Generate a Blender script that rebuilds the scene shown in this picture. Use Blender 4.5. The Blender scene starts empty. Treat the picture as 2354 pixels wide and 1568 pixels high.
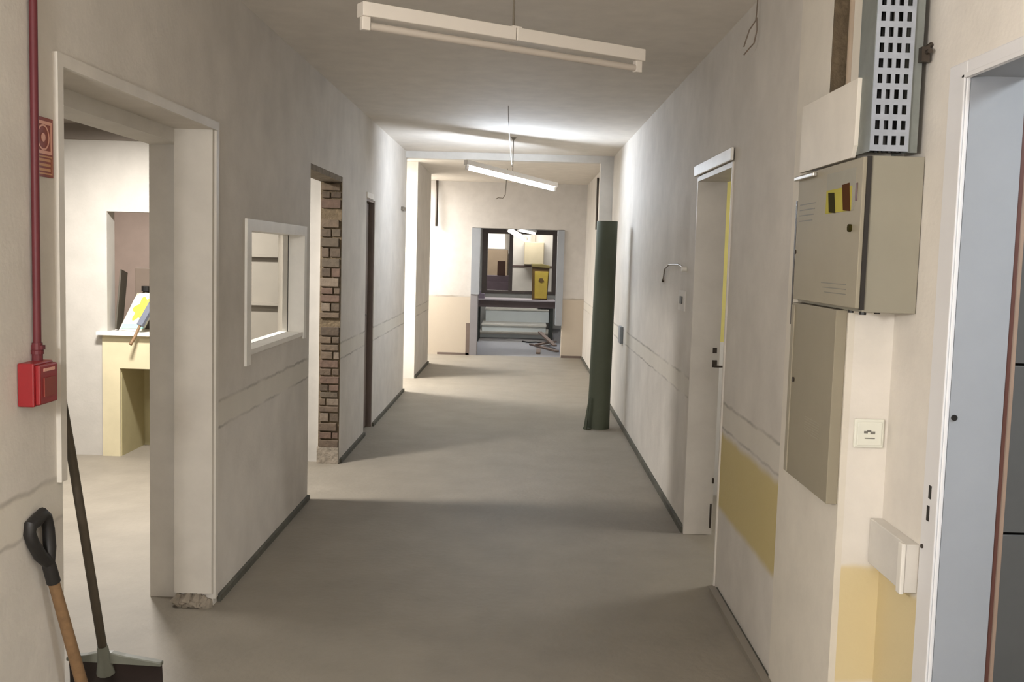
import bpy, math, random
from mathutils import Vector, Matrix
random.seed(7)
C = bpy.context.scene.collection
PI = math.pi

# ------------------------------------------------------------------ camera
cp, cyaw, croll, cf = 0.0850, -0.0077, 0.0280, 2300.0
cam = bpy.data.objects.new('camera', bpy.data.cameras.new('camera')); C.objects.link(cam)
cam.data.sensor_width = 36.0; cam.data.lens = cf/2354*36.0
cam.data.clip_start = 0.05; cam.data.clip_end = 100
fw = Vector((math.sin(cyaw)*math.cos(cp), math.cos(cyaw)*math.cos(cp), -math.sin(cp)))
rt = Vector((math.cos(cyaw), -math.sin(cyaw), 0)); up = rt.cross(fw)
r2 = rt*math.cos(croll)+up*math.sin(croll); u2 = -rt*math.sin(croll)+up*math.cos(croll)
cam.matrix_world = Matrix(((r2.x, u2.x, -fw.x, 0), (r2.y, u2.y, -fw.y, 0), (r2.z, u2.z, -fw.z, 1.56), (0, 0, 0, 1)))
bpy.context.scene.camera = cam

# ------------------------------------------------------------------ world, exposure
S = bpy.context.scene
S.view_settings.view_transform = 'Standard'; S.view_settings.look = 'None'
S.view_settings.gamma = 1; S.view_settings.use_curve_mapping = False
S.view_settings.exposure = 0.31
w = bpy.data.worlds.new('world'); S.world = w; w.use_nodes = True
w.node_tree.nodes['Background'].inputs[0].default_value = (.8, .85, 1, 1)
w.node_tree.nodes['Background'].inputs[1].default_value = 0.05

def area(name, loc, size, power, col, rot=(0, 0, 0), spread=PI):
    l = bpy.data.lights.new(name, 'AREA'); l.shape = 'RECTANGLE'
    l.size, l.size_y = size; l.energy = power; l.color = col; l.spread = spread
    o = bpy.data.objects.new(name, l); C.objects.link(o); o.location = loc; o.rotation_euler = rot
    return o
WARM = (1, .965, .92); NEUT = (1, .98, .96); COOL = (.88, .95, 1)
area('room_light', (-3.0, 4.7, 2.38), (.3, .6), 24, WARM)
area('room_light_window_side', (-2.5, 6.12, 2.38), (.4, .2), 96, WARM)
pl = bpy.data.lights.new('entrance_lamp', 'POINT'); pl.energy = 112; pl.color = NEUT; pl.shadow_soft_size = .12
po = bpy.data.objects.new('entrance_lamp', pl); C.objects.link(po); po.location = (-.98, .25, 1.75)
area('entrance_light_far', (-.1, -3.6, 1.9), (1.6, 1.2), 48, (1, .975, .955), (PI/2, 0, 0))
area('side_corridor_light', (-2.5, 11.8, 2.6), (1.0, .3), 170, (1, .985, .96))
area('side_corridor_light_far', (-2.6, 14.9, 2.6), (1.0, .5), 150, (1, .985, .96))
area('door_room_light', (2.4, 5.6, 2.5), (.6, .6), 30, NEUT)
area('tile_room_light', (2.2, 1.6, 2.5), (.5, .5), 34, COOL)
area('end_room_light', (0, 17.6, 2.6), (1.2, .3), 38, COOL)
area('back_room_light', (0, 23.4, 2.6), (1.6, .6), 46, WARM)
area('back_room_fill_deep', (-.9, 26.8, 2.6), (.8, .6), 40, WARM)  # added fill to brighten the wardrobe deep in the back room
area('hatch_room_light', (-3.6, 9.0, 2.3), (.5, .5), 30, WARM)

# ------------------------------------------------------------------ materials
def lin(c):
    return tuple(((v/255)/12.92 if v/255 <= .04045 else ((v/255+.055)/1.055)**2.4) for v in c)+(1,)
def mat(name, col, rough=.6, metal=0, vary=.06, scale=6, bump=0, bscale=60, masks=(), spec=.5, emit=0, col2=None):
    m = bpy.data.materials.new(name); m.use_nodes = True
    nt = m.node_tree; N = nt.nodes; L = nt.links; b = N['Principled BSDF']
    b.inputs['Roughness'].default_value = rough; b.inputs['Metallic'].default_value = metal
    b.inputs['Specular IOR Level'].default_value = spec
    geo = N.new('ShaderNodeNewGeometry')
    no = N.new('ShaderNodeTexNoise'); no.inputs['Scale'].default_value = scale; no.inputs['Detail'].default_value = 6
    no.inputs['Roughness'].default_value = .6
    L.new(geo.outputs['Position'], no.inputs['Vector'])
    rmp = N.new('ShaderNodeMapRange'); rmp.inputs[1].default_value = .3; rmp.inputs[2].default_value = .7
    L.new(no.outputs['Fac'], rmp.inputs[0])
    c1 = lin(col)
    if col2 is None:
        lo = tuple(max(0, v*(1-vary)) for v in c1[:3])+(1,); hi = tuple(min(1, v*(1+vary)) for v in c1[:3])+(1,)
    else: lo, hi = lin(col2), c1
    mx = N.new('ShaderNodeMix'); mx.data_type = 'RGBA'
    mx.inputs[6].default_value = lo; mx.inputs[7].default_value = hi
    L.new(rmp.outputs[0], mx.inputs[0]); out = mx.outputs[2]
    if masks:
        n2 = N.new('ShaderNodeTexNoise'); n2.inputs['Scale'].default_value = 9; n2.inputs['Detail'].default_value = 5
        L.new(geo.outputs['Position'], n2.inputs['Vector'])
        sub = N.new('ShaderNodeVectorMath'); sub.operation = 'SUBTRACT'; sub.inputs[1].default_value = (.5, .5, .5)
        L.new(n2.outputs['Color'], sub.inputs[0])
        sc = N.new('ShaderNodeVectorMath'); sc.operation = 'SCALE'; sc.inputs['Scale'].default_value = .03
        L.new(sub.outputs[0], sc.inputs[0])
        ad = N.new('ShaderNodeVectorMath'); ad.operation = 'ADD'
        L.new(geo.outputs['Position'], ad.inputs[0]); L.new(sc.outputs[0], ad.inputs[1])
        sp = N.new('ShaderNodeSeparateXYZ'); L.new(ad.outputs[0], sp.inputs[0])
        n3 = N.new('ShaderNodeTexNoise'); n3.inputs['Scale'].default_value = 2.3; n3.inputs['Detail'].default_value = 4
        L.new(geo.outputs['Position'], n3.inputs['Vector'])
        br = N.new('ShaderNodeMapRange'); br.inputs[1].default_value = .36; br.inputs[2].default_value = .6
        L.new(n3.outputs['Fac'], br.inputs[0])
        for mk in masks:
            box, mc, soft, amt, broken = mk
            cur = None
            for ax in range(3):
                for side, v in enumerate(box[ax] or ()):
                    if v is None: continue
                    r = N.new('ShaderNodeMapRange'); r.interpolation_type = 'SMOOTHSTEP'
                    s = soft if side == 0 else -soft
                    r.inputs[1].default_value = v-s if side == 0 else v-abs(soft)
                    r.inputs[2].default_value = v+s if side == 0 else v+abs(soft)
                    if side == 1: r.inputs[3].default_value = 1; r.inputs[4].default_value = 0
                    L.new(sp.outputs[ax], r.inputs[0])
                    if cur is None: cur = r.outputs[0]
                    else:
                        mu = N.new('ShaderNodeMath'); mu.operation = 'MULTIPLY'
                        L.new(cur, mu.inputs[0]); L.new(r.outputs[0], mu.inputs[1]); cur = mu.outputs[0]
            mu = N.new('ShaderNodeMath'); mu.operation = 'MULTIPLY'; mu.inputs[1].default_value = amt
            L.new(cur, mu.inputs[0]); cur = mu.outputs[0]
            if broken:
                mu = N.new('ShaderNodeMath'); mu.operation = 'MULTIPLY'
                L.new(cur, mu.inputs[0]); L.new(br.outputs[0], mu.inputs[1]); cur = mu.outputs[0]
            m2 = N.new('ShaderNodeMix'); m2.data_type = 'RGBA'; m2.inputs[7].default_value = lin(mc)
            L.new(cur, m2.inputs[0]); L.new(out, m2.inputs[6]); out = m2.outputs[2]
    L.new(out, b.inputs['Base Color'])
    if emit:
        b.inputs['Emission Color'].default_value = c1; b.inputs['Emission Strength'].default_value = emit
    if bump:
        nb = N.new('ShaderNodeTexNoise'); nb.inputs['Scale'].default_value = bscale; nb.inputs['Detail'].default_value = 8
        L.new(geo.outputs['Position'], nb.inputs['Vector'])
        bm = N.new('ShaderNodeBump'); bm.inputs['Strength'].default_value = bump; bm.inputs['Distance'].default_value = .01
        L.new(nb.outputs['Fac'], bm.inputs['Height']); L.new(bm.outputs[0], b.inputs['Normal'])
    return m

RAIL = [((None, None, (.779, .889)), (206, 200, 186), .006, .5, False),
        ((None, None, (.884, .897)), (110, 102, 90), .006, .6, True),
        ((None, None, (.768, .779)), (104, 96, 84), .005, .6, True)]
PATCH = (190, 172, 112)
M = {}
M['wall_l'] = mat('painted_plaster_left', (205, 199, 190), .75, bump=.12, vary=.085, scale=3.5, masks=RAIL+[
    ((None, (5.55, 6.2), (.0, .45)), (150, 140, 126), .12, .35, True)])
M['wall_r'] = mat('painted_plaster_right', (205, 199, 190), .75, bump=.12, vary=.085, scale=3.5, masks=RAIL+[
    ((None, (3.5, 4.85), (.39, .745)), PATCH, .02, .9, False),
    ((None, (5.9, 6.4), (1.6, 1.95)), (165, 155, 140), .05, .35, True),
    ((None, (5.65, 6.3), (.0, 1.1)), (176, 166, 150), .12, .3, True)])
M['wall_near'] = mat('painted_plaster_near', (222, 216, 207), .75, bump=.1, masks=[
    ((None, None, (.3, .66)), (212, 195, 150), .012, .95, False)])
M['wall_plain'] = mat('painted_plaster_plain', (210, 206, 199), .75, bump=.08)
M['wall_room'] = mat('room_wall_paint', (180, 175, 167), .75, bump=.06)
M['board_clad'] = mat('plasterboard_cladding', (216, 209, 196), .7, bump=.06)
M['wall_far'] = mat('painted_plaster_far', (202, 197, 191), .75, bump=.08, masks=[
    ((None, None, (None, .905)), (192, 178, 158), .01, .8, False),
    ((None, None, (.9, .925)), (150, 138, 122), .006, .7, True)])
M['ceiling'] = mat('ceiling_paint', (222, 215, 205), .8, bump=.05)
M['shaded_room_ceiling'] = mat('shade_toned_ceiling', (120, 111, 102), .8)  # unlit look of the room ceiling and beam put into the colour
M['floor'] = mat('dusty_screed', (130, 122, 109), .62, vary=.10, scale=3.2, bump=.25, bscale=30, masks=[
    (((.5, .62), (4.0, 4.12), None), (120, 112, 100), .05, .35, True)])
M['floor_grey'] = mat('grey_vinyl_floor', (138, 135, 138), .5, vary=.05)
M['joint'] = mat('dark_floor_joint', (82, 80, 70), .85, vary=.3, scale=12)
M['rubble'] = mat('raw_mortar', (138, 128, 114), .95, vary=.25, scale=25, bump=.8, bscale=40)
M['frame_paint'] = mat('painted_steel_frame', (204, 198, 188), .5)
M['white_frame'] = mat('white_window_frame', (226, 222, 214), .45)
M['casing_white'] = mat('cool_white_enamel', (222, 221, 222), .4, vary=.02)
M['blue_frame'] = mat('pale_blue_grey_enamel', (152, 156, 162), .38, vary=.03)
M['brown_wood'] = mat('dark_brown_door', (112, 98, 90), .5, vary=.15, scale=4)
M['jamb_edge'] = mat('red_brown_edge', (92, 58, 50), .5)
M['jamb_tan'] = mat('tan_edge', (150, 128, 112), .5)
M['yellow_wall'] = mat('yellow_wall_paint', (212, 200, 120), .7)
M['cream'] = mat('cream_paint', (200, 189, 157), .7)
M['olive'] = mat('olive_alcove', (176, 166, 128), .8)
M['pink'] = mat('pinkish_plaster', (190, 172, 160), .8)
M['red'] = mat('red_pipe_paint', (92, 38, 42), .5, spec=.3, vary=.12)
M['red_bright'] = mat('red_plastic', (132, 28, 32), .35)
M['red_dark'] = mat('dark_red_sign', (128, 52, 40), .45)
M['sign_line'] = mat('pale_sign_print', (214, 160, 142), .5)
M['sign_yellow'] = mat('tan_sign_print', (190, 140, 100), .5)
M['cab'] = mat('beige_grey_enamel', (146, 141, 126), .55, vary=.03)
M['cab_door'] = mat('grey_beige_enamel_door', (156, 148, 130), .6, vary=.03, spec=.25)
M['cab_low'] = mat('grey_enamel_panel', (146, 138, 120), .6, vary=.03, spec=.25)
M['dark'] = mat('gap_shade_dark', (42, 38, 34), .7)
M['black'] = mat('black_plastic', (26, 24, 23), .5)
M['galv'] = mat('galvanised_steel', (168, 174, 184), .5, metal=.3, vary=.1, scale=30)
M['galv_shaded'] = mat('galvanised_shaded', (128, 132, 128), .5, metal=.3, vary=.1, scale=20)  # same steel as the web, colour darkened for the shaded flanges
M['white'] = mat('white_board', (224, 217, 205), .6)
M['plate'] = mat('white_switch_plastic', (226, 226, 214), .35, vary=.01)
M['print'] = mat('grey_print', (120, 118, 110), .6)
M['chrome'] = mat('bright_metal', (190, 186, 178), .4, metal=.9)
M['steel'] = mat('dull_dark_metal', (70, 62, 54), .45, metal=.5)
M['sticker_y'] = mat('yellow_sticker', (176, 166, 78), .85, spec=.1)
M['sticker_k'] = mat('dark_olive_print', (52, 46, 14), .85, spec=.1)
M['sticker_b'] = mat('brown_print', (78, 46, 18), .85, spec=.1)
M['wood'] = mat('worn_wood', (122, 94, 64), .6, vary=.25, scale=22)
M['shaft'] = mat('dark_olive_shaft', (64, 56, 44), .5, vary=.25, scale=14)
M['collar'] = mat('grey_green_metal', (104, 105, 94), .5, vary=.15)
M['blade'] = mat('black_brown_blade', (38, 28, 24), .5, vary=.2)
M['green'] = mat('dark_green_flooring', (72, 76, 60), .7, vary=.1, scale=3)
M['green_edge'] = mat('flooring_backing', (96, 98, 84), .8)
M['brick'] = None
M['mortar'] = mat('mortar_brown', (104, 90, 70), .95, vary=.3, scale=20, bump=.8, bscale=50)
M['tile'] = mat('grey_wall_tile', (128, 126, 124), .3, vary=.04)
M['grout'] = mat('dark_grout', (30, 28, 28), .9)
M['lamp_body'] = mat('white_lamp_enamel', (222, 214, 203), .4, vary=.02)
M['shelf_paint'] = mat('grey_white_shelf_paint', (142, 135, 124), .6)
M['tube_off'] = mat('unlit_glass_tube', (196, 186, 174), .25, vary=.02)
M['rod'] = mat('grey_rod', (120, 112, 100), .4, metal=.3)
M['tube_on'] = mat('lit_tube', (226, 237, 252), .3, emit=196)
M['tube_on_far'] = mat('lit_tube_far', (255, 252, 246), .3, emit=14)
M['lit_window'] = mat('lit_window_pane', (255, 246, 236), .4, emit=1.0)
M['darkwood'] = mat('brown_table', (96, 80, 78), .5, vary=.12)
M['tabletop'] = mat('lilac_grey_tabletop', (176, 164, 164), .45, vary=.06)
M['yellow_bin'] = mat('yellow_container_plastic', (186, 156, 56), .4, vary=.08)
M['bin_side'] = mat('dark_amber_side', (92, 66, 24), .5)
M['lilac'] = mat('lilac_grey_fabric', (120, 106, 116), .8, vary=.1)
M['tan'] = mat('tan_cabinet', (176, 156, 132), .7)
M['beige_box'] = mat('beige_cabinet', (206, 194, 166), .6)
M['board_w'] = mat('white_panel_edge', (214, 217, 214), .6, vary=.03)
M['wire'] = mat('brown_wire', (112, 98, 84), .6)
M['bag'] = mat('bag_paper', (228, 226, 206), .6, vary=.05)
M['bag_y'] = mat('bag_yellow_print', (222, 205, 60), .55, vary=.12, scale=40)
M['bag_b'] = mat('bag_blue_print', (150, 190, 184), .55)
# bricks: one tint per brick
mb = bpy.data.materials.new('old_brick'); mb.use_nodes = True
nt = mb.node_tree; b = nt.nodes['Principled BSDF']; b.inputs['Roughness'].default_value = .95
g = nt.nodes.new('ShaderNodeNewGeometry'); cr = nt.nodes.new('ShaderNodeValToRGB')
cols = [(92, 76, 58), (110, 92, 72), (102, 84, 66), (128, 112, 94), (98, 84, 66), (108, 84, 68), (84, 68, 50)]
el = cr.color_ramp.elements; cr.color_ramp.interpolation = 'CONSTANT'
el[0].color = lin(cols[0]); el[1].position = 1/7; el[1].color = lin(cols[1])
for i in range(2, 7): e = el.new(i/7); e.color = lin(cols[i])
nz = nt.nodes.new('ShaderNodeTexNoise'); nz.inputs['Scale'].default_value = 28; nz.inputs['Detail'].default_value = 6
nt.links.new(g.outputs['Position'], nz.inputs['Vector'])
nt.links.new(g.outputs['Random Per Island'], cr.inputs[0])
mx = nt.nodes.new('ShaderNodeMix'); mx.data_type = 'RGBA'; mx.blend_type = 'MULTIPLY'; mx.inputs[0].default_value = .6
nt.links.new(cr.outputs[0], mx.inputs[6]); nt.links.new(nz.outputs['Fac'], mx.inputs[7])
gm = nt.nodes.new('ShaderNodeBrightContrast'); gm.inputs[1].default_value = .02
nt.links.new(mx.outputs[2], gm.inputs[0]); nt.links.new(gm.outputs[0], b.inputs['Base Color'])
bp = nt.nodes.new('ShaderNodeBump'); bp.inputs['Strength'].default_value = .8; bp.inputs['Distance'].default_value = .01
nt.links.new(nz.outputs['Fac'], bp.inputs['Height']); nt.links.new(bp.outputs[0], b.inputs['Normal'])
M['brick'] = mb
mg = bpy.data.materials.new('window_glass'); mg.use_nodes = True
b = mg.node_tree.nodes['Principled BSDF']; b.inputs['Base Color'].default_value = (.80, .80, .78, 1)
b.inputs['Roughness'].default_value = .04; b.inputs['Transmission Weight'].default_value = 1; b.inputs['IOR'].default_value = 1.02
M['glass'] = mg

# ------------------------------------------------------------------ mesh helpers
class MB:
    def __init__(s): s.v = []; s.f = []
    def add(s, vs, fs):
        o = len(s.v); s.v += [Vector(v) for v in vs]; s.f += [tuple(o+i for i in f) for f in fs]; return s
    def box(s, x0, x1, y0, y1, z0, z1):
        vs = [(x, y, z) for z in (z0, z1) for y in (y0, y1) for x in (x0, x1)]
        return s.add(vs, [(0, 2, 3, 1), (4, 5, 7, 6), (0, 1, 5, 4), (2, 6, 7, 3), (0, 4, 6, 2), (1, 3, 7, 5)])
    def prism(s, pts, a, b, axis='z'):
        n = len(pts)
        def P(p, t): return (p[0], p[1], t) if axis == 'z' else ((t, p[0], p[1]) if axis == 'x' else (p[0], t, p[1]))
        vs = [P(p, a) for p in pts]+[P(p, b) for p in pts]
        fs = [tuple(range(n))[::-1], tuple(range(n, 2*n))]+[(i, (i+1) % n, n+(i+1) % n, n+i) for i in range(n)]
        return s.add(vs, fs)
    def tube(s, pts, r, n=12, cap=True):
        pts = [Vector(p) for p in pts]; k = len(pts)
        rs = r if isinstance(r, (list, tuple)) else [r]*k
        vs = []; ref = None
        for i, p in enumerate(pts):
            d = (pts[min(i+1, k-1)]-pts[max(i-1, 0)]).normalized()
            if ref is None: ref = d.orthogonal().normalized()
            ref = (ref-d*ref.dot(d)).normalized(); bi = d.cross(ref)
            for j in range(n):
                a = 2*PI*j/n; vs.append(p+(ref*math.cos(a)+bi*math.sin(a))*rs[i])
        fs = [(i*n+j, i*n+(j+1) % n, (i+1)*n+(j+1) % n, (i+1)*n+j) for i in range(k-1) for j in range(n)]
        if cap: fs += [tuple(range(n))[::-1], tuple(range((k-1)*n, k*n))]
        return s.add(vs, fs)
    def beam(s, a, b, wd, hd, side=None):
        """box beam from a to b; wd along horizontal side direction, hd along the other."""
        a, b = Vector(a), Vector(b); d = (b-a).normalized()
        sd = Vector(side) if side is not None else d.cross(Vector((0, 0, 1)))
        sd = (sd-d*sd.dot(d)).normalized(); u = sd.cross(d)
        vs = [p+sd*wd/2*i+u*hd/2*j for p in (a, b) for j in (-1, 1) for i in (-1, 1)]
        return s.add(vs, [(0, 2, 3, 1), (4, 5, 7, 6), (0, 1, 5, 4), (2, 6, 7, 3), (0, 4, 6, 2), (1, 3, 7, 5)])
    def build(s, name, m, parent=None, bevel=0, smooth=False, label=None):
        if parent is not None: org = wloc(parent)
        else:
            xs = [v.x for v in s.v]; ys = [v.y for v in s.v]; zs = [v.z for v in s.v]
            org = Vector(((min(xs)+max(xs))/2, (min(ys)+max(ys))/2, min(zs)))
        me = bpy.data.meshes.new(name); me.from_pydata([v-org for v in s.v], [], s.f)
        import bmesh
        bm = bmesh.new(); bm.from_mesh(me); bmesh.ops.recalc_face_normals(bm, faces=bm.faces); bm.to_mesh(me); bm.free()
        me.materials.append(M[m] if isinstance(m, str) else m)
        if smooth:
            for p in me.polygons: p.use_smooth = True
            try: me.set_sharp_from_angle(angle=.7)
            except Exception: pass
        o = bpy.data.objects.new(name, me); C.objects.link(o)
        if parent is not None: o.parent = parent
        else: o.location = org
        if bevel:
            bv = o.modifiers.new('bevel', 'BEVEL'); bv.width = bevel; bv.segments = 2; bv.limit_method = 'ANGLE'
        if label: o['label'] = label
        return o
def wloc(o):
    p = Vector((0, 0, 0))
    while o is not None: p = p+o.location; o = o.parent
    return p
def thing(name, loc, label, cat, group=None):
    o = bpy.data.objects.new(name, None); C.objects.link(o); o.location = loc; o.empty_display_size = .1
    o['label'] = label; o['category'] = cat
    if group: o['group'] = group
    return o
def tag(o, label, cat, group=None):
    o['label'] = label; o['category'] = cat
    if group: o['group'] = group
    return o
def struct(o, label=None):
    o['kind'] = 'structure'
    if label: o['label'] = label
    return o
def sb(name, m, *boxes, **k):
    q = MB()
    for b_ in boxes: q.box(*b_)
    return struct(q.build(name, m, **k))

H = 2.675; XL = -1.307; XR = .975

# ------------------------------------------------------------------ structure
sb('floor', 'floor', (-5, 4, -4.2, 15.55, -.12, 0))
sb('floor_end_room', 'floor_grey', (-3, 3, 15.55, 29, -.12, -.002))
sb('ceiling', 'ceiling', (-1.62, 4, -4.2, 11.1, H, H+.12), (-5, 4, 11.1, 29, H, H+.12))
sb('ceiling_side_room', 'shaded_room_ceiling', (-5, -1.62, -4.2, 10.6, 2.42, H+.12))
# wall with openings: list of (y0, y1, z0, z1) solids
def slabs(x0, x1, L): return [(x0, x1, a, b_, c, d) for a, b_, c, d in L]
W1 = XL-.16
sb('wall_left', 'wall_l', *slabs(W1, XL, [
    (-4.2, 2.83, 0, H), (2.83, 4.25, 2.05, H), (4.25, 4.80, 0, H), (4.80, 6.02, 0, 1.045), (4.80, 6.02, 1.665, H),
    (6.02, 6.17, 0, H), (6.17, 7.27, 2.09, H), (7.27, 8.39, 0, H), (8.39, 8.87, 2.005, H), (8.87, 11.22, 0, H),
    (12.4, 14.2, 0, H)]))
sb('wall_left_inner_layer', 'wall_plain', *slabs(W1-.15, W1, [(-4.2, 2.86, 0, H), (2.86, 4.34, 1.995, H), (4.34, 4.74, 0, H)]))
sb('wall_right', 'wall_r', *slabs(XR, XR+.15, [
    (3.26, 4.72, 0, H), (4.72, 5.65, 2.025, H), (5.65, 15.5, 0, H)]))
# near right: pier with chase, set back wall, door wall
sb('wall_right_near', 'wall_near', (.965+.02, 1.30, 2.95, 3.05, 0, H), (XR, 1.30, 3.05, 3.26, 0, 1.9), (1.04, 1.30, 3.05, 3.26, 1.9, H),
   (1.10, 1.235, 2.56, 2.95, 0, H), (1.10, 1.235, 1.5, 2.56, 2.06, H), (1.10, 1.235, -4.2, 1.5, 0, H))
sb('wall_right_cladding', 'board_clad', (.965, .985, 2.95, 3.05, 0, H), (.965, .975, 3.05, 3.26, 0, 1.9), (.965, .975, 3.26, 3.63, 0, H))
sb('chase_back', mat('chase_brown', (132, 114, 96), .9, vary=.25, scale=14), (1.03, 1.04, 3.05, 3.26, 1.9, H))
sb('trim_chase', 'mortar', (.966, 1.03, 3.246, 3.26, 1.9, H), (1.0, 1.03, 3.05, 3.085, 1.9, H))
# behind camera
sb('wall_back', 'wall_plain', (-5, 4, -4.35, -4.2, 0, H))
# beam and pier
sb('beam', 'wall_plain', (XL, XR, 11.1, 11.24, 2.60, H))
sb('wall_pier_right', 'wall_plain', (.835, XR, 11.1, 11.24, 0, 2.60))
sb('wall_side_room_outer', 'wall_plain', (-5, -4.85, -4.2, 16, 0, H))
# left room back wall with hatch and alcove
YB = 7.3
sb('wall_room_back', 'wall_room', (-4.85, -3.03, YB, YB+.14, 0, 2.31), (-3.03, -2.3, YB, YB+.14, 1.8, 2.31),
   (-2.3, W1, YB, YB+.14, 0, 2.31), (-4.85, -1.62, YB, YB+.14, 2.31, 2.42))
sb('beam_room', 'shaded_room_ceiling', (-4.85, W1, YB-.03, YB, 2.31, 2.42))
sb('wall_room_front', 'wall_plain', (-4.85, W1-.15, 1.9, 2.05, 0, 2.42))
sb('wall_hatch_base', 'cream', (-3.06, -2.93, YB-.02, YB+.5, 0, .9), (-2.93, -2.25, YB-.02, YB+.5, .655, .9), (-2.40, -2.25, YB-.02, YB+.5, 0, .655))
sb('wall_alcove_back', 'olive', (-2.93, -2.4, YB+.44, YB+.5, 0, .655), (-2.93, -2.925, YB, YB+.44, 0, .655))
sb('trim_hatch_sill', 'wall_plain', (-3.09, -2.25, YB-.06, YB+.5, .9, .925))
sb('wall_hatch_room', 'pink', (-4.5, -1.5, 10.4, 10.5, 0, 2.42), (-4.6, -4.5, YB+.14, 10.5, 0, 2.42), (-1.62, -1.5, YB+.14, 10.4, 0, 2.42))
# side corridors left
sb('wall_side_corridor', 'wall_plain', (-4.85, W1, 11.07, 11.22, 0, H), (-4.85, W1, 12.4, 12.55, 0, H), (-4.85, W1, 14.05, 14.2, 0, H))
# rooms to the right
sb('wall_yellow_room', 'yellow_wall', (1.125, 4, 6.6, 6.7, 1.03, H))
sb('wall_yellow_room_lower', 'wall_plain', (1.125, 4, 6.6, 6.7, 0, 1.03))
sb('wall_right_outer', 'wall_plain', (4, 4.1, -4.2, 7, 0, H))
q = MB(); X = 1.262
zs = [.652-.587*1, .652, 1.239, 1.826, 2.413, H]
while X < 4:
    x1 = min(X+.587, 3.99)
    za = 0
    for z in zs: q.box(X+.003, x1-.003, 3.4, 3.42, za+.0045, z-.0045); za = z
    X += .587
struct(q.build('wall_tiles', 'tile', bevel=.002)); sb('wall_tile_backing', 'grout', (1.3, 4, 3.415, 3.5, 0, H), (1.235, 1.3, 3.43, 3.5, 0, H))
sb('wall_tile_room_side', 'wall_plain', (1.30, 1.31, 3.5, 3.52, 0, H))
# far wall with opening
OX0, OX1 = -.78, .645
sb('wall_end', 'wall_far', (-4.85, OX0, 15.5, 15.75, 0, H), (OX1, 1.3, 15.5, 15.75, 0, H), (OX0, OX1, 15.5, 15.75, 1.975, H))
sb('trim_end_opening', 'blue_frame', (OX0, OX0+.13, 15.47, 15.78, .95, 1.97), (OX1-.10, OX1, 15.47, 15.78, .5, 1.97))
sb('trim_end_opening_foot', 'floor_grey', (OX0, OX0+.11, 15.48, 15.78, 0, .95))
sb('trim_end_wall', 'brown_wood', (-1.28, OX0-.01, 15.485, 15.5, 0, .035), (OX1, .96, 15.485, 15.5, 0, .035), (OX0-.06, OX0, 15.485, 15.5, 0, .5))
sb('wall_end_room', 'wall_plain', (-3, -2.4, 15.75, 21.8, 0, H), (2.4, 3, 15.75, 21.8, 0, H),
   (-2.4, -.86, 21.8, 21.95, 0, H), (.75, 2.4, 21.8, 21.95, 0, H), (-.86, .75, 21.8, 21.95, 0, .74), (-.86, .75, 21.8, 21.95, 2.12, H))
wf = sb('window_1', 'brown_wood', (-.86, -.75, 21.76, 21.95, .74, 2.12), (.66, .75, 21.76, 21.95, .74, 2.12),
   (-.75, .66, 21.76, 21.95, 2.03, 2.12), (-.28, -.2, 21.78, 21.93, .80, 2.03), (-.75, .66, 21.76, 21.95, .74, .80))
MB().box(-.75, -.28, 21.85, 21.855, .8, 2.03).box(-.2, .66, 21.85, 21.855, .8, 2.03).build('pane', 'glass', wf)
sb('wall_back_room', 'wall_plain', (-3, 3, 28.8, 29, 0, H), (-3, -2.9, 21.95, 29, 0, H), (2.9, 3, 21.95, 29, 0, H))
sb('wall_back_room_partition', 'wall_plain', (-.22, 2.9, 24.2, 24.35, 0, H))
sb('trim_dado', 'darkwood', (-.22, 2.9, 24.18, 24.2, 1.30, 1.335))
# joints at the wall foot
sb('baseboard_left', 'joint', (XL, XL+.018, 4.30, 6.17, 0, .028), (XL, XL+.02, 7.27, 8.39, 0, .03), (XL, XL+.02, 8.87, 11.22, 0, .03), (XL, XL+.02, 12.4, 14.2, 0, .03))
sb('baseboard_right', 'joint', (XR-.02, XR, 5.65, 11.1, 0, .035), (XR-.02, XR, 11.24, 15.48, 0, .03), (XR-.012, XR, 3.64, 4.66, 0, .014))
sb('trim_right_cable_channel', mat('grey_channel', (132, 124, 112), .7), (XR-.045, XR-.012, 3.0, 4.64, 0, .022))
# door 1 casing (left) and rubble at jamb foot
sb('trim_door_casing', 'frame_paint', (XL, XL+.014, 2.795, 2.83, .88, 2.085), (XL, XL+.014, 2.83, 4.27, 2.05, 2.085),
   (XL, XL+.010, 4.25, 4.285, 0.03, 2.05), (W1-.002, XL, 4.225, 4.25, 0.06, 2.05))
q = MB()
for i in range(26):
    x = random.uniform(W1, XL-.02); z = random.uniform(0, .035); r = random.uniform(.012, .035)
    q.tube([(x, 4.235-random.uniform(0, .012), z-.01), (x+.01, 4.24, z+r)], [r, r*.35], 7)
struct(q.build('trim_broken_mortar', 'rubble'))
# brick reveal
q = MB(); z = 0.12; k = 0
sb('wall_brick_backing', 'mortar', (W1+.004, XL-.004, 7.262, 7.272, 0.02, 2.088))
while z < 2.05:
    h = random.uniform(.036, .066)
    if k not in (15, 27):
        sp_ = W1+.01+random.uniform(.0, .01)
        if k % 2: wj = random.uniform(.045, .09); q.box(sp_, sp_+wj, 7.25-random.uniform(0, .012), 7.27, z, z+h); q.box(sp_+wj+.009, XL-.008, 7.25-random.uniform(0, .012), 7.27, z+random.uniform(-.003, .003), z+h)
        else: q.box(sp_, XL-random.uniform(.006, .02), 7.245-random.uniform(0, .012), 7.27, z, z+h)
    z += h+.011; k += 1
struct(q.build('wall_brick_reveal', 'brick', bevel=.004), 'exposed rough brick in the reveal of the second left opening')
sb('trim_opening_head', 'rubble', (W1, XL-.003, 6.172, 7.26, 2.055, 2.09))
sb('trim_brick_foot', 'rubble', (W1, XL-.003, 7.235, 7.27, 0, .12))
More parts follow.
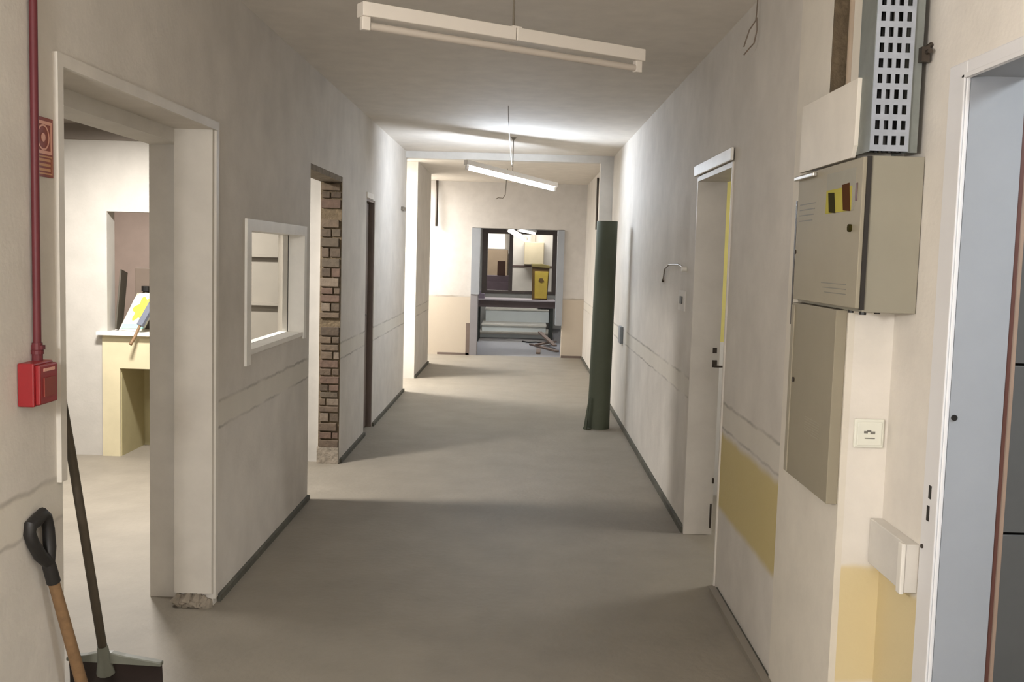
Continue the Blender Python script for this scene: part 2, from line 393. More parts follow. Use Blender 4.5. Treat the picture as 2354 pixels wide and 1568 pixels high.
# door 2 : dark brown door on the left
d = sb('door_2', 'brown_wood', (XL-.085, XL-.05, 8.405, 8.855, 0.01, 1.985))
MB().box(XL-.12, XL-.004, 8.39, 8.41, 0, 2.0).box(XL-.12, XL-.004, 8.845, 8.869, 0, 2.0).box(XL-.12, XL-.004, 8.41, 8.845, 1.985, 2.004).build('door_frame', 'brown_wood', d)
MB().tube([(XL-.05, 8.45, 1.02), (XL-.015, 8.45, 1.02), (XL-.015, 8.54, 1.02)], .008, 8).build('door_handle', 'steel', d)
sb('trim_lintel_patch', 'white_frame', (XL, XL+.01, 8.37, 8.72, 2.01, 2.055))
# window in left wall
wn = sb('window_2', 'white_frame', (XL-.12, XL+.012, 4.72, 4.80, 1.0, 1.70), (XL-.12, XL+.012, 5.97, 6.03, 1.03, 1.70),
        (XL-.12, XL+.012, 4.80, 5.97, 1.645, 1.70))
MB().box(XL-.14, XL+.004, 4.80, 5.97, 1.045, 1.07).build('window_sill', 'white_frame', wn)
MB().box(XL-.09, XL-.084, 4.80, 5.97, 1.07, 1.645).build('pane', 'glass', wn)
# door 3 opening, right wall
df = sb('door_3', 'frame_paint', (XR-.008, XR+.155, 5.63, 5.65, 0, 2.025), (XR-.008, XR+.155, 4.72, 4.735, 0, 2.025), (XR-.008, XR+.155, 4.735, 5.63, 2.0, 2.025))
MB().box(XR-.022, XR-.008, 4.70, 5.70, 2.03, 2.09).build('head_bar', 'white_frame', df, bevel=.004, label='bright white metal bar across the door head')
MB().box(1.09, 1.112, 5.622, 5.63, 1.045, 1.075).box(1.09, 1.115, 5.62, 5.63, .965, 1.005).box(1.10, 1.165, 5.615, 5.625, .965, .975).build('strike_plate', 'steel', df, label='dark lock strike plates with a bent hook')
MB().box(1.118, 1.128, 5.618, 5.628, .30, .33).build('hinge', 'steel', df)
MB().box(1.113, 1.121, 5.618, 5.63, .04, .18).build('hinge', 'steel', df)
# near right door frame
dr = sb('door_1', 'blue_frame', (1.10, 1.235, 2.535, 2.56, 0, 2.06), (1.10, 1.235, 1.5, 1.52, 0, 2.06), (1.10, 1.235, 1.52, 2.535, 2.035, 2.06))
MB().box(1.088, 1.10, 2.535, 2.64, 0, 2.075).box(1.088, 1.10, 1.42, 1.515, 0, 2.075).box(1.088, 1.10, 1.515, 2.535, 2.03, 2.075).build('casing', 'casing_white', dr, bevel=.004)
MB().box(1.082, 1.088, 2.535, 2.55, 0, 2.04).box(1.082, 1.088, 1.515, 2.55, 2.03, 2.042).build('frame_bead', 'casing_white', dr, bevel=.002)
MB().box(1.235, 1.248, 2.54, 2.565, 0, 2.06).box(1.235, 1.248, 1.5, 2.54, 2.04, 2.06).build('rebate_edge', 'jamb_edge', dr)
MB().box(1.248, 1.262, 2.545, 2.57, 0, 2.06).build('rebate_edge', 'jamb_tan', dr)
MB().tube([(1.112, 2.537, 1.18), (1.112, 2.532, 1.18)], .008, 10).build('lock_hole', 'black', dr)
MB().box(1.0865, 1.0885, 2.585, 2.60, .955, .99).build('lock_hole', 'black', dr)
MB().box(1.0865, 1.0885, 2.59, 2.605, .895, .935).build('lock_hole', 'black', dr)
MB().tube([(1.088, 2.62, .82), (1.084, 2.62, .82)], .006, 8).build('screw', 'steel', dr)
# yellow room shelving
# ------------------------------------------------------------------ electrical cabinet
cb = thing('electrical_cabinet', (.95, 3.1, .845), 'beige grey electrical cabinet on the right pier with a warning sticker and long lower panel', 'cabinet')
MB().prism([(.948, 2.79), (1.098, 2.79), (1.098, 2.945), (.963, 2.945), (.963, 3.435), (.948, 3.435)], 1.43, 1.862).build('body', 'cab', cb, bevel=.002)
MB().box(.930, .944, 2.79, 3.43, 1.44, 1.858).build('door', 'cab_door', cb, bevel=.002)
dg = MB().box(.940, .952, 2.783, 2.792, 1.437, 1.86).build('door_seal', 'dark', cb)  # dark strip stands in for the shaded gap between door and body
lp = MB().box(.931, .9648, 2.958, 3.43, .845, 1.428).build('lower_panel', 'cab_low', cb, bevel=.002)
MB().box(.927, .931, 3.40, 3.43, .85, 1.42).build('panel_edge', 'cab_door', lp)
q = MB()
for i in range(7): q.box(.9302, .931, 3.06, 3.22, 1.02+i*.008, 1.0225+i*.008)
q.build('vent_lines', 'cab_door', lp)
dd = [o for o in cb.children if o.name.startswith('door') and 'seal' not in o.name][0]
MB().tube([(.931, 2.865, 1.665), (.922, 2.865, 1.665)], .011, 10).build('lock', 'sticker_k', dd)
MB().tube([(.931, 3.425, 1.60), (.925, 3.425, 1.60)], .008, 8).build('screw', 'steel', dd)
MB().tube([(.931, 3.37, 1.17), (.925, 3.37, 1.17)], .008, 8).build('screw', 'steel', lp)
# sticker: grey top, yellow band with two dark marks and a red edge
st = MB().box(.9293, .930, 2.845, 3.11, 1.715, 1.835).build('sticker', mat('pale_grey_label', (156, 153, 142), .85, spec=.1), dd)
MB().box(.9287, .9295, 2.87, 3.11, 1.715, 1.785).build('sticker_band', 'sticker_y', st)
q = MB(); q.prism([(3.075, 1.718), (3.01, 1.713), (3.03, 1.775), (3.09, 1.778)], .9280, .9288, 'x'); q.build('sticker_mark', 'sticker_k', st)
q = MB(); q.prism([(2.94, 1.718), (2.875, 1.713), (2.895, 1.795), (2.96, 1.793)], .9280, .9288, 'x'); q.build('sticker_mark', 'sticker_b', st)
MB().box(.9287, .9295, 2.825, 2.84, 1.74, 1.79).build('sticker_mark', 'jamb_edge', st)
q = MB()
for i in range(4): q.box(.9293, .930, 3.25-.01*i, 3.40, 1.70+.018*i, 1.7035+.018*i)
q.build('print_lines', 'print', dd)
q = MB()
for i in range(3): q.box(.9293, .930, 2.88, 3.08+.02*i, 1.475+.014*i, 1.4775+.014*i)
q.build('print_lines', 'print', dd)
MB().box(.915, .930, 3.22, 3.44, 1.838, 1.852).build('hinge_bar', 'chrome', cb, bevel=.003, label='shiny metal hinge bar')
for x, y, r_ in ((1.02, 2.87, .009), (.955, 2.80, .01), (.955, 2.9, .008)):
    MB().tube([(x, y, 1.432), (x, y, 1.423)], r_, 8).build('cable_gland', 'black', cb)
# perforated cable tray
ct = thing('cable_tray', (1.0, 2.86, 1.875), 'perforated galvanised cable tray rising from the cabinet top', 'cable tray')
q = MB(); x0, x1 = .945, 1.050; z0, z1 = 1.875, H-.005; pitch = .0415
cw, hw = .0105, .0125
edges = []
nc = 4; gap = (x1-x0-nc*hw)/(nc+1)
for i in range(nc+1):
    a = x0+i*(gap+hw); q.box(a, a+gap, 2.790, 2.7925, z0, z1)
z = z0
while z < z1:
    for i in range(nc):
        a = x0+gap+i*(gap+hw); q.box(a, a+hw, 2.790, 2.7925, z, min(z+pitch-.025, z1))
    z += pitch
q.build('web', 'galv', ct)
MB().box(.9435, .946, 2.7925, 2.915, z0-.002, z1).build('flange', 'galv_shaded', ct)
MB().box(1.050, 1.0525, 2.7925, 2.915, z0-.002, z1).box(1.0525, 1.078, 2.80, 2.803, z0-.002, z1).build('flange', 'galv_shaded', ct)
q = MB().box(1.066, 1.088, 2.775, 2.80, 2.115, 2.155).tube([(1.08, 2.775, 2.14), (1.08, 2.755, 2.14)], .007, 8)
q.tube([(1.078, 2.79, 2.15), (1.098, 2.79, 2.165)], .007, 8); q.build('clamp_bolt', 'steel', ct)
cbm = MB()  # black tubes added so the tray slots look dark inside
for i in range(5): cbm.tube([(.96+i*.019, 2.83+.01*(i % 2), z0), (.96+i*.019, 2.83+.01*((i+1) % 2), 2.3), (.96+i*.019, 2.83, z1)], .0085, 8)
tag(cbm.build('tray_dark_filler', 'black'), 'black tubes added inside the perforated tray to darken its slots', 'dark filler')['kind'] = 'stuff'
# board above the cabinet
q = MB(); q.prism([(3.44, 1.866), (2.905, 1.866), (2.885, 1.90), (2.88, 2.087), (3.44, 2.087)], .932, .944, 'x')
tag(q.build('cover_board', 'white', bevel=.001), 'off white cover board standing on the cabinet top beside the tray', 'board')
# raised dark strip painted as the shaded slit in the cladding
q = MB().box(.9635, .965, 3.56, 3.578, 1.345, 1.78); struct(q.build('trim_slit_shade', 'steel'))
# chase pipes
q = MB(); q.tube([(1.0, 3.165, 1.9), (1.0, 3.165, H)], .014, 10)
tag(q.build('chase_conduit', mat('tan_conduit', (176, 158, 138), .5), smooth=True), 'thin tan conduit inside the open wall chase', 'pipe')
# outlet plate on the pier
op = thing('wall_switch', (1.045, 2.948, 1.02), 'square white switch plate on the pier below the cabinet', 'switch')
MB().box(.998, 1.086, 2.938, 2.9495, 1.022, 1.108).build('plate', 'plate', op, bevel=.004)
rk = MB().box(1.006, 1.078, 2.934, 2.938, 1.03, 1.10).build('rocker', 'plate', op, bevel=.002)
q = MB()
for a, b_, c, d_ in ((1.025, 1.036, 1.066, 1.073), (1.034, 1.046, 1.070, 1.076), (1.044, 1.058, 1.064, 1.072), (1.028, 1.058, 1.050, 1.053)): q.box(a, b_, 2.9332, 2.934, c, d_)
q.build('mark', 'print', rk)
# shallow box below
bx = thing('junction_box', (1.08, 2.8, .67), 'shallow white junction box low on the wall beside the blue grey door frame', 'junction box')
MB().box(1.062, 1.10, 2.665, 2.945, .675, .80+.01).build('body', 'wall_plain', bx, bevel=.003)
MB().box(1.050, 1.062, 2.66, 2.69, .672, .812).build('cover_edge', 'white_frame', bx, bevel=.003)

# ------------------------------------------------------------------ red pipe, call point, sign
rp = thing('fire_pipe', (-1.293, 2.66, 1.25), 'thin red pipe running down the left wall to a red box', 'pipe')
MB().tube([(-1.293, 2.66, 1.262), (-1.293, 2.66, H)], .0105, 14).build('tube', 'red', rp, smooth=True)
MB().tube([(-1.293, 2.66, 1.262), (-1.293, 2.66, 1.272), (-1.293, 2.66, 1.274), (-1.293, 2.66, 1.292)], [.0165, .0165, .0135, .0135], 14).box(-1.306, -1.275, 2.652, 2.668, 1.274, 1.286).build('coupling', 'red', rp)
cpnt = thing('fire_call_point', (-1.28, 2.61, 1.13), 'red fire call point box at the foot of the red pipe', 'call point')
MB().box(-1.306, -1.262, 2.575, 2.685, 1.13, 1.245).build('body', 'red_bright', cpnt, bevel=.004)
MB().box(-1.262, -1.248, 2.58, 2.68, 1.135, 1.24).build('cover', 'red_bright', cpnt, bevel=.004)
MB().box(-1.248, -1.245, 2.60, 2.66, 1.155, 1.205).build('push_plate', 'red_dark', cpnt)
MB().box(-1.249, -1.246, 2.60, 2.66, 1.222, 1.230).build('label_strip', 'sign_line', cpnt)
MB().tube([(-1.293, 2.66, 1.245), (-1.293, 2.66, 1.262)], .014, 12).build('inlet', 'red', cpnt)
sg = thing('fire_alarm_sign', (-1.305, 2.73, 1.738), 'red fire alarm sign behind the red pipe', 'sign')
MB().box(-1.307+.0005, -1.304, 2.672, 2.787, 1.738, 1.898).build('panel', 'red_dark', sg)
def frame_x(q, x, y0, y1, z0, z1, t): q.box(x, x+.0008, y0, y1, z0, z0+t).box(x, x+.0008, y0, y1, z1-t, z1).box(x, x+.0008, y0, y0+t, z0+t, z1-t).box(x, x+.0008, y1-t, y1, z0+t, z1-t)
q = MB(); frame_x(q, -1.304, 2.68, 2.78, 1.80, 1.888, .009)
n = 20; cy_, cz_ = 2.73, 1.844
for i in range(n):
    a, b_ = 2*PI*i/n, 2*PI*(i+1)/n
    R0, R1 = .030, .035
    q.prism([(cy_+R0*math.cos(a), cz_+R0*math.sin(a)), (cy_+R1*math.cos(a), cz_+R1*math.sin(a)), (cy_+R1*math.cos(b_), cz_+R1*math.sin(b_)), (cy_+R0*math.cos(b_), cz_+R0*math.sin(b_))], -1.304, -1.3032, 'x')
q.prism([(cy_+.012*math.cos(2*PI*i/16), cz_+.012*math.sin(2*PI*i/16)) for i in range(16)], -1.304, -1.3032, 'x')
q.build('symbol', 'sign_line', sg)
q = MB(); frame_x(q, -1.304, 2.68, 2.78, 1.745, 1.795, .004)
for i in range(3): q.box(-1.304, -1.3032, 2.69, 2.77, 1.754+i*.013, 1.761+i*.013)
q.build('text_lines', 'sign_yellow', sg)

# ------------------------------------------------------------------ shovels
sh = thing('scraper_shovel', (-1.27, 3.12, 0), 'long dark handled scraper shovel with a wide black blade leaning in the left doorway', 'shovel')
T = Vector((-1.325, 2.848, 1.19)); B = Vector((-1.303, 3.10, .235))
MB().tube([T, T+(B-T)*.25, B], [.010, .0135, .0145], 12).build('shaft', 'shaft', sh, smooth=True)
MB().tube([B+(T-B)*.05, B, B+Vector((0, .012, -.05))], [.0165, .021, .030], 12).build('socket', 'collar', sh, smooth=True)
q = MB(); pts = [(-1.425, .225), (-1.425, .238), (-1.36, .247), (-1.325, .256), (-1.28, .256), (-1.24, .247), (-1.12, .228), (-1.12, .215)]
q.prism(pts, 3.095, 3.122, 'y'); q.build('collar_plate', 'collar', sh, bevel=.003)
q = MB()
n = 10
vs = []; fs = []
for i in range(n+1):
    t = i/n; z = .222*(1-t)+.006*t; y = 3.108+.03*math.sin(t*PI*.5)-.06*t*t
    vs += [(-1.422, y, z), (-1.122, y, z), (-1.422, y+.004, z), (-1.122, y+.004, z)]
for i in range(n):
    a = i*4; c = a+4
    fs += [(a, a+1, c+1, c), (a+2, c+2, c+3, a+3), (a, c, c+2, a+2), (a+1, a+3, c+3, c+1)]
fs += [(0, 2, 3, 1), (n*4, n*4+1, n*4+3, n*4+2)]
q.add(vs, fs); q.build('blade', 'blade', sh, smooth=True)
ds = thing('spade', (-1.25, 2.88, 0), 'wooden shafted spade with a black D grip leaning on the left wall', 'spade')
P0 = Vector((-1.278, 2.690, .655)); P1 = Vector((-1.240, 2.835, .20))
dv = (P0-P1).normalized()
MB().tube([P1, P1+(P0-P1)*.5, P0-dv*.02], [.0175, .0165, .0155], 14).build('shaft', 'wood', ds, smooth=True)
# D grip: socket, two arms, crossbar (in the plane of wall, Y direction is width)
q = MB(); q.tube([P0-dv*.035, P0+dv*.02, P0+dv*.045], [.019, .0185, .016], 14); q.build('grip_socket', 'black', ds, smooth=True)
side = Vector((0.12, 1, .3)); side = (side-dv*side.dot(dv)).normalized()
q = MB(); base = P0+dv*.03; top = P0+dv*.165
loop = [base, base+side*.022+dv*.035, base+side*.037+dv*.085, top+side*.040-dv*.016, top+side*.030+dv*.002, top, top-side*.030+dv*.002, top-side*.040-dv*.016, base-side*.037+dv*.085, base-side*.022+dv*.035, base]
q.tube(loop, [.018, .0175, .0165, .0165, .018, .019, .018, .0165, .0165, .0175, .018], 12); q.build('d_grip', 'black', ds, smooth=True)
q = MB(); vs = []; fs = []
for i in range(9):
    t = i/8; z = .25*(1-t)+.008*t; wd = .075*(1-.25*t**3); y = 2.868+.03*t
    for sx in (-1, -.5, 0, .5, 1): vs.append((-1.245+sx*wd, y+.012*(1-sx*sx), z))
    for sx in (-1, -.5, 0, .5, 1): vs.append((-1.245+sx*wd, y+.003+.012*(1-sx*sx), z))
for i in range(8):
    for j in range(4):
        a = i*10+j; fs += [(a, a+1, a+11, a+10), (a+5, a+15, a+16, a+6)]
    a = i*10; fs += [(a, a+10, a+15, a+5), (a+4, a+9, a+19, a+14)]
for j in range(4): fs += [(j, j+5, j+6, j+1), (80+j, 81+j, 86+j, 85+j)]
q.add(vs, fs); q.build('blade', 'steel', ds, smooth=True)

# ------------------------------------------------------------------ lamps
def lamp(A, B, lit, label, rods, group='fluorescent batten lamps', w_=.052, h_=.046):
    A, B = Vector(A), Vector(B); c = (A+B)/2; d = (B-A).normalized()
    t = thing('fluorescent_lamp', (c.x, c.y, c.z), label, 'lamp', group)
    bo = MB().beam(A, c-d*.002, w_, h_).beam(c+d*.002, B, w_, h_).build('housing', 'lamp_body', t, bevel=.003)
    dn = Vector((0, 0, -1))
    off = dn*(h_/2+.026)
    q = MB(); q.tube([A+d*.035+off, B-d*.035+off], .013, 14); q.build('tube', {0: 'tube_off', 1: 'tube_on', 2: 'tube_on_far'}[lit], t, smooth=True)
    for P, s_ in ((A, 1), (B, -1)):
        MB().beam(P+d*s_*.004+dn*(h_/2+.02), P+d*s_*.034+dn*(h_/2+.02), .024, .044).build('lamp_holder', 'lamp_body', t, bevel=.003)
    MB().beam(c-d*.02+dn*(-h_/2), c+d*.02+dn*(-h_/2), w_*1.04, .006).build('joint_cover', 'lamp_body', t)
    for r_ in rods:
        MB().tube([(c.x+r_*d.x, c.y+r_*d.y, c.z+r_*d.z+h_/2), (c.x+r_*d.x, c.y+r_*d.y, H)], .004, 8).tube([(c.x+r_*d.x, c.y+r_*d.y, H-.02), (c.x+r_*d.x, c.y+r_*d.y, H)], [.012, .03], 12).build('suspension_rod', 'rod', t)
    return t
lamp((-.555, 3.36, 2.352), (.445, 4.0, 2.352), 0, 'unlit white batten lamp hanging nearest, across the top of the corridor', [0.0])
lamp((-.539, 9.2, 2.395), (.315, 10.0, 2.268), 1, 'lit fluorescent batten lamp hanging mid corridor in a bright glow', [0.0])
lamp((-.272, 17.7, 2.045), (.07, 18.8, 1.885), 2, 'left one of two small lit lamps in the room beyond the end opening', [0.0])
lamp((-.08, 17.7, 2.055), (.235, 18.8, 2.025), 2, 'right one of two small lit lamps in the room beyond the end opening', [0.0])
q = MB(); q.tube([(-.135, 7.6, H), (-.136, 7.9, 2.60), (-.13, 8.8, 2.50), (-.12, 9.55, 2.40)], .0035, 6)
tag(q.build('lamp_supply_cable', 'rod'), 'thin cable from the ceiling down to the lit lamp', 'cable')
q = MB(); q.tube([(-.36, 13.0, 2.28), (-.33, 13.0, 2.30), (-.27, 13.0, 2.295), (-.24, 13.0, 2.34), (-.22, 13.0, H)], .006, 6)
tag(q.build('loose_ceiling_cable', 'rod'), 'thin loose cable hanging beyond the lit lamp', 'cable')
q = MB()
q.tube([(.955, 4.3, H), (.952, 4.3, 2.60), (.950, 4.3, 2.57), (.925, 4.3, 2.53), (.905, 4.3, 2.46)], .0028, 6)
q.tube([(.952, 4.29, 2.58), (.955, 4.29, 2.53), (.945, 4.29, 2.475), (.925, 4.29, 2.452), (.905, 4.29, 2.425)], .0028, 6)
tag(q.build('dangling_wire', 'wire'), 'pair of bare wires dangling from the ceiling beside the right wall', 'wire')

# ------------------------------------------------------------------ wall details
q = MB(); q.tube([(XR-.008, 6.85, 1.425), (XR-.02, 6.72, 1.50), (XR-.025, 6.5, 1.53), (XR-.025, 6.1, 1.535), (XR-.012, 5.95, 1.515)], .005, 8)
o = thing('cable_loop', (XR-.01, 6.3, 1.42), 'grey cable looping out of the right wall beside the open doorway', 'cable')
q.build('cable', 'rod', o, smooth=True); MB().tube([(XR, 5.95, 1.51), (XR-.03, 5.95, 1.51)], .016, 10).build('plug', 'white_frame', o)
MB().tube([(XR, 6.87, 1.42), (XR-.015, 6.87, 1.42)], .012, 8).build('clip', 'steel', o)
o = thing('socket_box', (XR-.01, 6.05, 1.28), 'small black open wall box below the cable loop on the right wall', 'wall box')
MB().box(XR-.006, XR, 5.93, 6.17, 1.26, 1.38).build('plate', 'wall_plain', o); MB().box(XR-.012, XR-.005, 6.01, 6.09, 1.30, 1.345).build('opening', 'black', o)
tag(MB().box(XR-.03, XR, 9.42, 9.60, .76, .92).build('wall_outlet', mat('blue_grey_plastic', (132, 136, 140), .5), bevel=.004), 'grey outlet box low on the right wall beside the green roll', 'outlet')
tag(MB().box(XL, XL+.03, 10.75, 10.95, 2.01, 2.05).build('wall_bracket', 'rod', bevel=.004), 'small grey bracket high on the left wall near the lit lamp', 'bracket')
tag(MB().tube([(-1.33, 15.44, 1.98), (-1.33, 15.44, H)], .02, 8).build('dark_wall_line', 'steel'), 'dark vertical line at the top left corner of the end wall', 'pipe')  # thin dark rod drawing a vertical line in the corner
tag(MB().tube([(XR-.015, 13.2, 1.93), (XR-.015, 13.2, H-.07)], .014, 8).build('dark_wall_line', 'steel'), 'dark vertical line on the far right wall behind the pier', 'pipe')  # thin dark rod drawing a vertical line on the wall

# ------------------------------------------------------------------ green roll
def spiral(cx, cy, r0, turns, n, sc, fx=0):
    pts = []
    for i in range(n+1):
        a = i/n*turns*2*PI; r = (r0-.011*a/(2*PI))*sc
        pts.append((cx+r*math.cos(a+2.4)+fx, cy+r*math.sin(a+2.4)))
    return pts
q = MB(); n = 96; rows = [(0, 1.12, -.012), (.05, 1.10, -.01), (.15, 1.04, -.004), (.4, 1.0, 0), (.8, .99, .004), (1.2, .98, .008), (1.6, .96, .012), (1.895, .95, .014)]
vs = []; fs = []
for k, (z, sc, dx) in enumerate(rows):
    o_ = spiral(.752, 9.14, .104, 4, n, sc, dx); i_ = spiral(.752, 9.14, .098, 4, n, sc, dx)
    for a in o_: vs.append((a[0], a[1], z))
    for a in i_: vs.append((a[0], a[1], z))
m_ = n+1
for k in range(len(rows)-1):
    a0 = k*2*m_; b0 = a0+2*m_
    for i in range(n):
        fs += [(a0+i, a0+i+1, b0+i+1, b0+i), (a0+m_+i, b0+m_+i, b0+m_+i+1, a0+m_+i+1)]
    fs += [(a0, b0, b0+m_, a0+m_), (a0+n, a0+m_+n, b0+m_+n, b0+n)]
for k in (0, len(rows)-1):
    a0 = k*2*m_
    for i in range(n): fs.append((a0+i, a0+m_+i, a0+m_+i+1, a0+i+1))
q.add(vs, fs)
gr = thing('flooring_roll', (.752, 9.14, 0), 'tall dark green roll of flooring standing upright at the right wall', 'roll')
q.build('sheet', 'green', gr, smooth=True)
q = MB(); q.prism([(.66, 9.05), (.675, 9.03), (.648, 9.0), (.618, 9.02), (.600, 9.07), (.62, 9.10)], 0, .012)
vs = [(.640, 9.045, 0), (.602, 9.04, 0), (.655, 9.03, .30), (.645, 9.05, .30), (.628, 9.00, 0), (.65, 9.02, .3)]
q.add(vs, [(0, 1, 3), (1, 2, 3), (1, 4, 5, 2), (0, 3, 5, 4), (3, 2, 5), (0, 4, 1)])
q.build('flared_edge', 'green', gr)

# ------------------------------------------------------------------ left room objects
shf = thing('shelf_unit', (-1.95, 7.26, 0), 'shallow white shelf unit seen through the window in the left wall', 'shelf')
MB().box(-2.27, -2.25, 7.22, 7.298, 0, 2.1).box(-1.66, -1.64, 7.22, 7.298, 0, 2.1).box(-2.25, -1.66, 7.285, 7.298, 0, 2.1).build('carcass', 'shelf_paint', shf)
for i in range(6): MB().box(-2.25, -1.66, 7.24, 7.285, .10+i*.35, .118+i*.35).build('shelf', 'shelf_paint', shf)
zc = .925
tag(MB().beam((-2.995, 7.42, zc+.003), (-2.985, 7.50, zc+.44), .012, .16, side=(1, .1, 0)).build('leaning_board', mat('dark_grey_board', (74, 68, 58), .7), bevel=.002), 'thin dark board leaning at the left side of the hatch', 'board')
o = thing('adhesive_bag', (-2.86, 7.40, zc), 'white bag with a yellow print tilted on the hatch sill', 'bag')
q = MB(); vs = []; fs = []
a0 = Vector((-2.965, 7.35, zc+.006)); ux = Vector((.185, 0, 0)); uy = Vector((.10, .10, .275)); nn = Vector((0, .05, -.01))
nu, nv = 8, 10
for s_ in (0, 1):
    for j in range(nv+1):
        for i in range(nu+1):
            u_, v_ = i/nu, j/nv; bul = math.sin(PI*u_)**.5*math.sin(PI*v_)**.5
            vs.append(a0+ux*u_+uy*v_+nn*((1 if s_ else -.15)*bul))
off_ = (nu+1)*(nv+1)
for j in range(nv):
    for i in range(nu):
        k = j*(nu+1)+i; fs += [(k, k+1, k+nu+2, k+nu+1), (off_+k, off_+k+nu+1, off_+k+nu+2, off_+k+1)]
q.add(vs, fs); q.build('sack', 'bag', o, smooth=True)
def on_bag(u_, v_, e=.0): return a0+ux*u_+uy*v_+nn*(-.15*math.sin(PI*u_)**.5*math.sin(PI*v_)**.5)+Vector((0, -.003-e, .001))
q = MB(); pts = [on_bag(.55+.33*(1+.22*math.cos(6*a))*math.cos(a)*1.0, .58+.30*(1+.22*math.cos(6*a))*math.sin(a)) for a in [2*PI*i/48 for i in range(48)]]
cpt = on_bag(.55, .58); q.add(pts+[cpt], [(i, (i+1) % 48, 48) for i in range(48)]); q.build('flower_print', 'bag_y', o)
q = MB(); q.add([on_bag(.06+.88*i/6, v_) for v_ in (.05, .17) for i in range(7)], [(i, i+1, i+8, i+7) for i in range(6)]); q.build('blue_band', 'bag_b', o)
o = thing('hand_brush', (-2.77, 7.35, zc), 'brush with a brown wooden handle hanging over the hatch sill', 'brush')
MB().tube([(-2.822, 7.20, .84), (-2.80, 7.235, .90), (-2.775, 7.26, .975)], [.013, .011, .010], 10).build('handle', 'wood', o, smooth=True)
MB().beam((-2.775, 7.262, .975), (-2.70, 7.33, 1.15), .05, .03, side=(1, -.3, 0)).build('head', mat('grey_blue_bristle', (104, 108, 120), .8), o, bevel=.004)
o = thing('dark_bottle', (-2.90, 7.60, zc), 'dark bottle with a black cap behind the bag in the hatch', 'bottle')
MB().tube([(-2.87, 7.64, zc), (-2.87, 7.64, zc+.24), (-2.87, 7.64, zc+.29)], [.05, .05, .02], 16).build('body', mat('dark_brown_glass', (70, 62, 52), .4), o, smooth=True)
MB().tube([(-2.87, 7.64, zc+.285), (-2.87, 7.64, zc+.325)], .035, 12).build('cap', 'black', o)
o = thing('plastic_bucket', (-2.70, 7.68, zc), 'olive yellow bucket at the right side of the hatch sill', 'bucket')
MB().tube([(-2.68, 7.66, zc), (-2.68, 7.66, zc+.33), (-2.68, 7.66, zc+.34)], [.075, .09, .095], 20).build('body', mat('olive_plastic', (168, 158, 96), .6), o, smooth=True)
tag(MB().box(-2.99, -2.80, 7.72, 7.795, zc, zc+.46).build('cardboard_box', mat('grey_brown_card', (118, 104, 92), .8), bevel=.006), 'grey brown box standing behind the bag in the hatch', 'box')
q = MB(); q.tube([(-1.60, 7.16, 0), (-1.60, 7.16, .02), (-1.59, 7.16, .045)], [.05, .04, .015], 8)
tag(q.build('plaster_lump', 'white'), 'white lump of plaster on the floor inside the brick opening', 'rubble')

# ------------------------------------------------------------------ end room objects
tb = thing('work_table', (-.1, 18.3, 0), 'dark brown work table with a lilac grey top beyond the end opening', 'table')
MB().box(-.84, .62, 18.0, 18.75, .745, .775).build('tabletop', 'tabletop', tb, bevel=.004)
MB().box(-.80, .62, 18.02, 18.05, .63, .745).box(-.80, -.77, 18.05, 18.7, .63, .745).box(.55, .58, 18.05, 18.7, .63, .745).build('apron', 'darkwood', tb)
for x, y in ((-.78, 18.06), (.56, 18.06), (-.78, 18.68), (.56, 18.68)):
    MB().prism([(x-.03, y-.03), (x+.03, y-.03), (x+.03, y+.03), (x-.03, y+.03)], 0, .63).build('leg', mat('dark_green_leg', (56, 58, 52), .6), tb)
yb = thing('yellow_container', (.34, 18.3, .775), 'yellow container with dark side standing on the work table', 'container')
MB().prism([(.20, .777), (.475, .777), (.50, 1.36), (.19, 1.38)], 18.12, 18.42, 'y').build('body', 'bin_side', yb, bevel=.01)
MB().prism([(.245, .80), (.465, .80), (.485, 1.29), (.235, 1.29)], 18.10, 18.125, 'y').build('front', 'yellow_bin', yb, bevel=.01)
MB().prism([(.175, 1.37), (.52, 1.35), (.50, 1.40), (.36, 1.43), (.18, 1.425)], 18.10, 18.45, 'y').build('lid', mat('olive_lid', (120, 104, 56), .5), yb, bevel=.008)
MB().prism([(.31, 1.12), (.36, 1.09), (.41, 1.12), (.38, 1.17), (.33, 1.17)], 18.094, 18.101, 'y').build('emblem', 'bin_side', yb)
tag(MB().box(-.78, -.66, 18.05, 18.3, .775, .86).prism([(-.80, .775), (-.70, .775), (-.74, .92)], 18.1, 18.2, 'y').build('folded_cloth', 'lilac'), 'crumpled dark cloth on the left end of the work table', 'cloth')
gp = 'stacked white panels on the end room floor'
for i, (y0, z0_, z1_, x0_, x1_, lb) in enumerate(((18.95, 0, .10, -.78, .62, 'bottom white panel of the stack below the work table'),
        (19.35, .10, .235, -.74, .50, 'middle white panel of the stack below the work table'), (20.1, .235, .50, -.70, .62, 'top white panel of the stack below the work table'))):
    o = thing('white_panel', (0, y0+.5, z0_), lb, 'panel', gp)
    MB().box(x0_, x1_, y0+.01, y0+1.3, z0_, z1_-.03).build('core', 'board_w', o, bevel=.003)
    MB().box(x0_-.01, x1_+.01, y0-.02, y0+1.31, z1_-.03, z1_).build('top_sheet', 'white', o, bevel=.003)
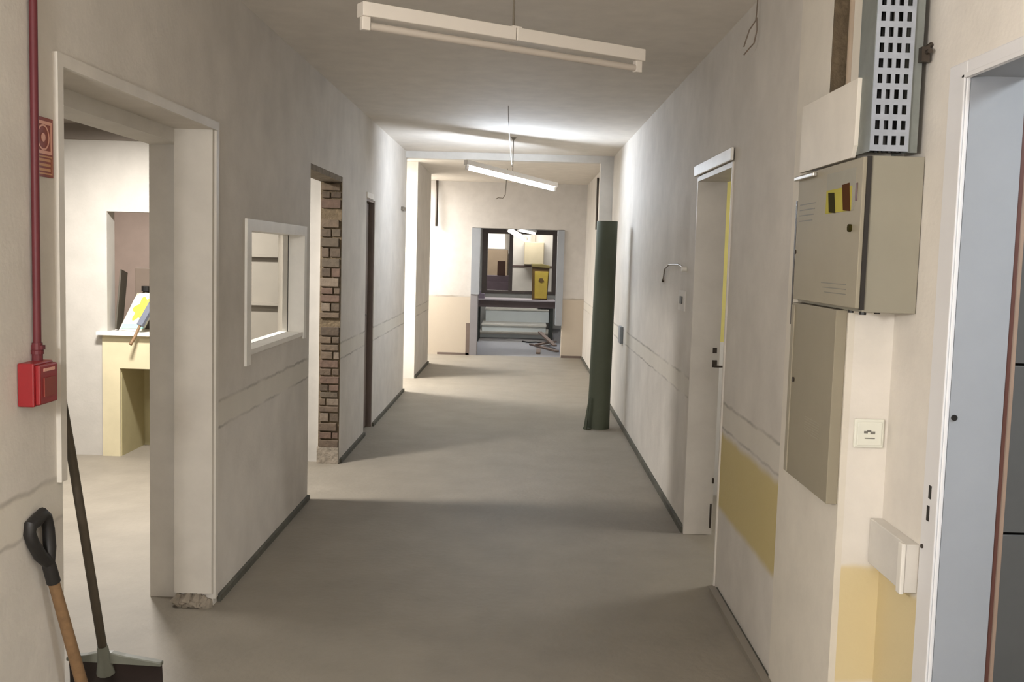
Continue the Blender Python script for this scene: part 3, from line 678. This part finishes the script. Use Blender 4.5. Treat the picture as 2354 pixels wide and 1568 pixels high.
o = tag(MB().prism([(.34, .515), (.62, .515), (.62, .62), (.36, .56)], 20.15, 20.5, 'y').build('black_crate', 'black'), 'black wedge shaped crate on the white panels under the right end of the table', 'crate')
gs = 'wooden slats scattered on the end room floor'
for i, (a, b_, lb) in enumerate((((.20, 17.6, .015), (.62, 16.4, .015), 'long wooden slat lying nearest the right jamb of the end opening'),
        ((.30, 17.2, .045), (.63, 17.9, .045), 'wooden slat lying crosswise over the long slat in the end room'),
        ((.30, 16.0, .015), (.32, 16.7, .015), 'short wooden slat lying beside the right jamb'),
        ((.36, 18.0, .20), (.60, 16.9, .06), 'propped wooden slat slanting down under the table'))):
    tag(MB().beam(a, b_, .07, .025).build('wooden_slat', mat('grey_brown_slat', (136, 116, 104), .7)), lb, 'slat', gs)
q = MB(); q.tube([(.05, 18.2, .01), (.15, 18.0, .01), (.3, 18.1, .01), (.42, 17.9, .012), (.5, 18.15, .01)], .012, 6)
tag(q.build('floor_cable', 'black'), 'black cable curled on the floor beneath the table', 'cable')
# back room
lw = struct(MB().box(-1.2, -.5, 28.74, 28.79, 1.75, 2.35).build('window_3', 'lit_window'))
tag(MB().box(-1.2, -.28, 25.4, 25.9, 0, 1.05).box(-1.2, -.28, 25.35, 25.4, .0, .9).build('sofa_bench', 'lilac', bevel=.02), 'lilac grey bench beyond the dark framed window', 'bench')
tag(MB().box(-1.5, -.4, 28.0, 28.6, 0, 1.72).build('tan_wardrobe', 'tan', bevel=.01), 'tan wardrobe at the back, seen through the left pane', 'wardrobe')
tag(MB().box(-.62, -.42, 25.5, 25.8, 1.05, 1.42).build('brown_crate', mat('brown_box', (92, 66, 56), .7), bevel=.01), 'small brown box standing on the lilac grey bench', 'box')
wb = thing('wall_cabinet', (.35, 24.1, 1.35), 'beige wall cabinet above the yellow container, seen through the right pane', 'cabinet')
MB().box(.05, .52, 23.98, 24.19, 1.36, 1.90).build('body', 'beige_box', wb, bevel=.006); MB().box(.06, .51, 23.965, 23.98, 1.37, 1.89).build('door', 'beige_box', wb, bevel=.003)
MB().box(.22, .30, 24.12, 24.19, 1.90, 2.3).build('duct', 'pink', wb)
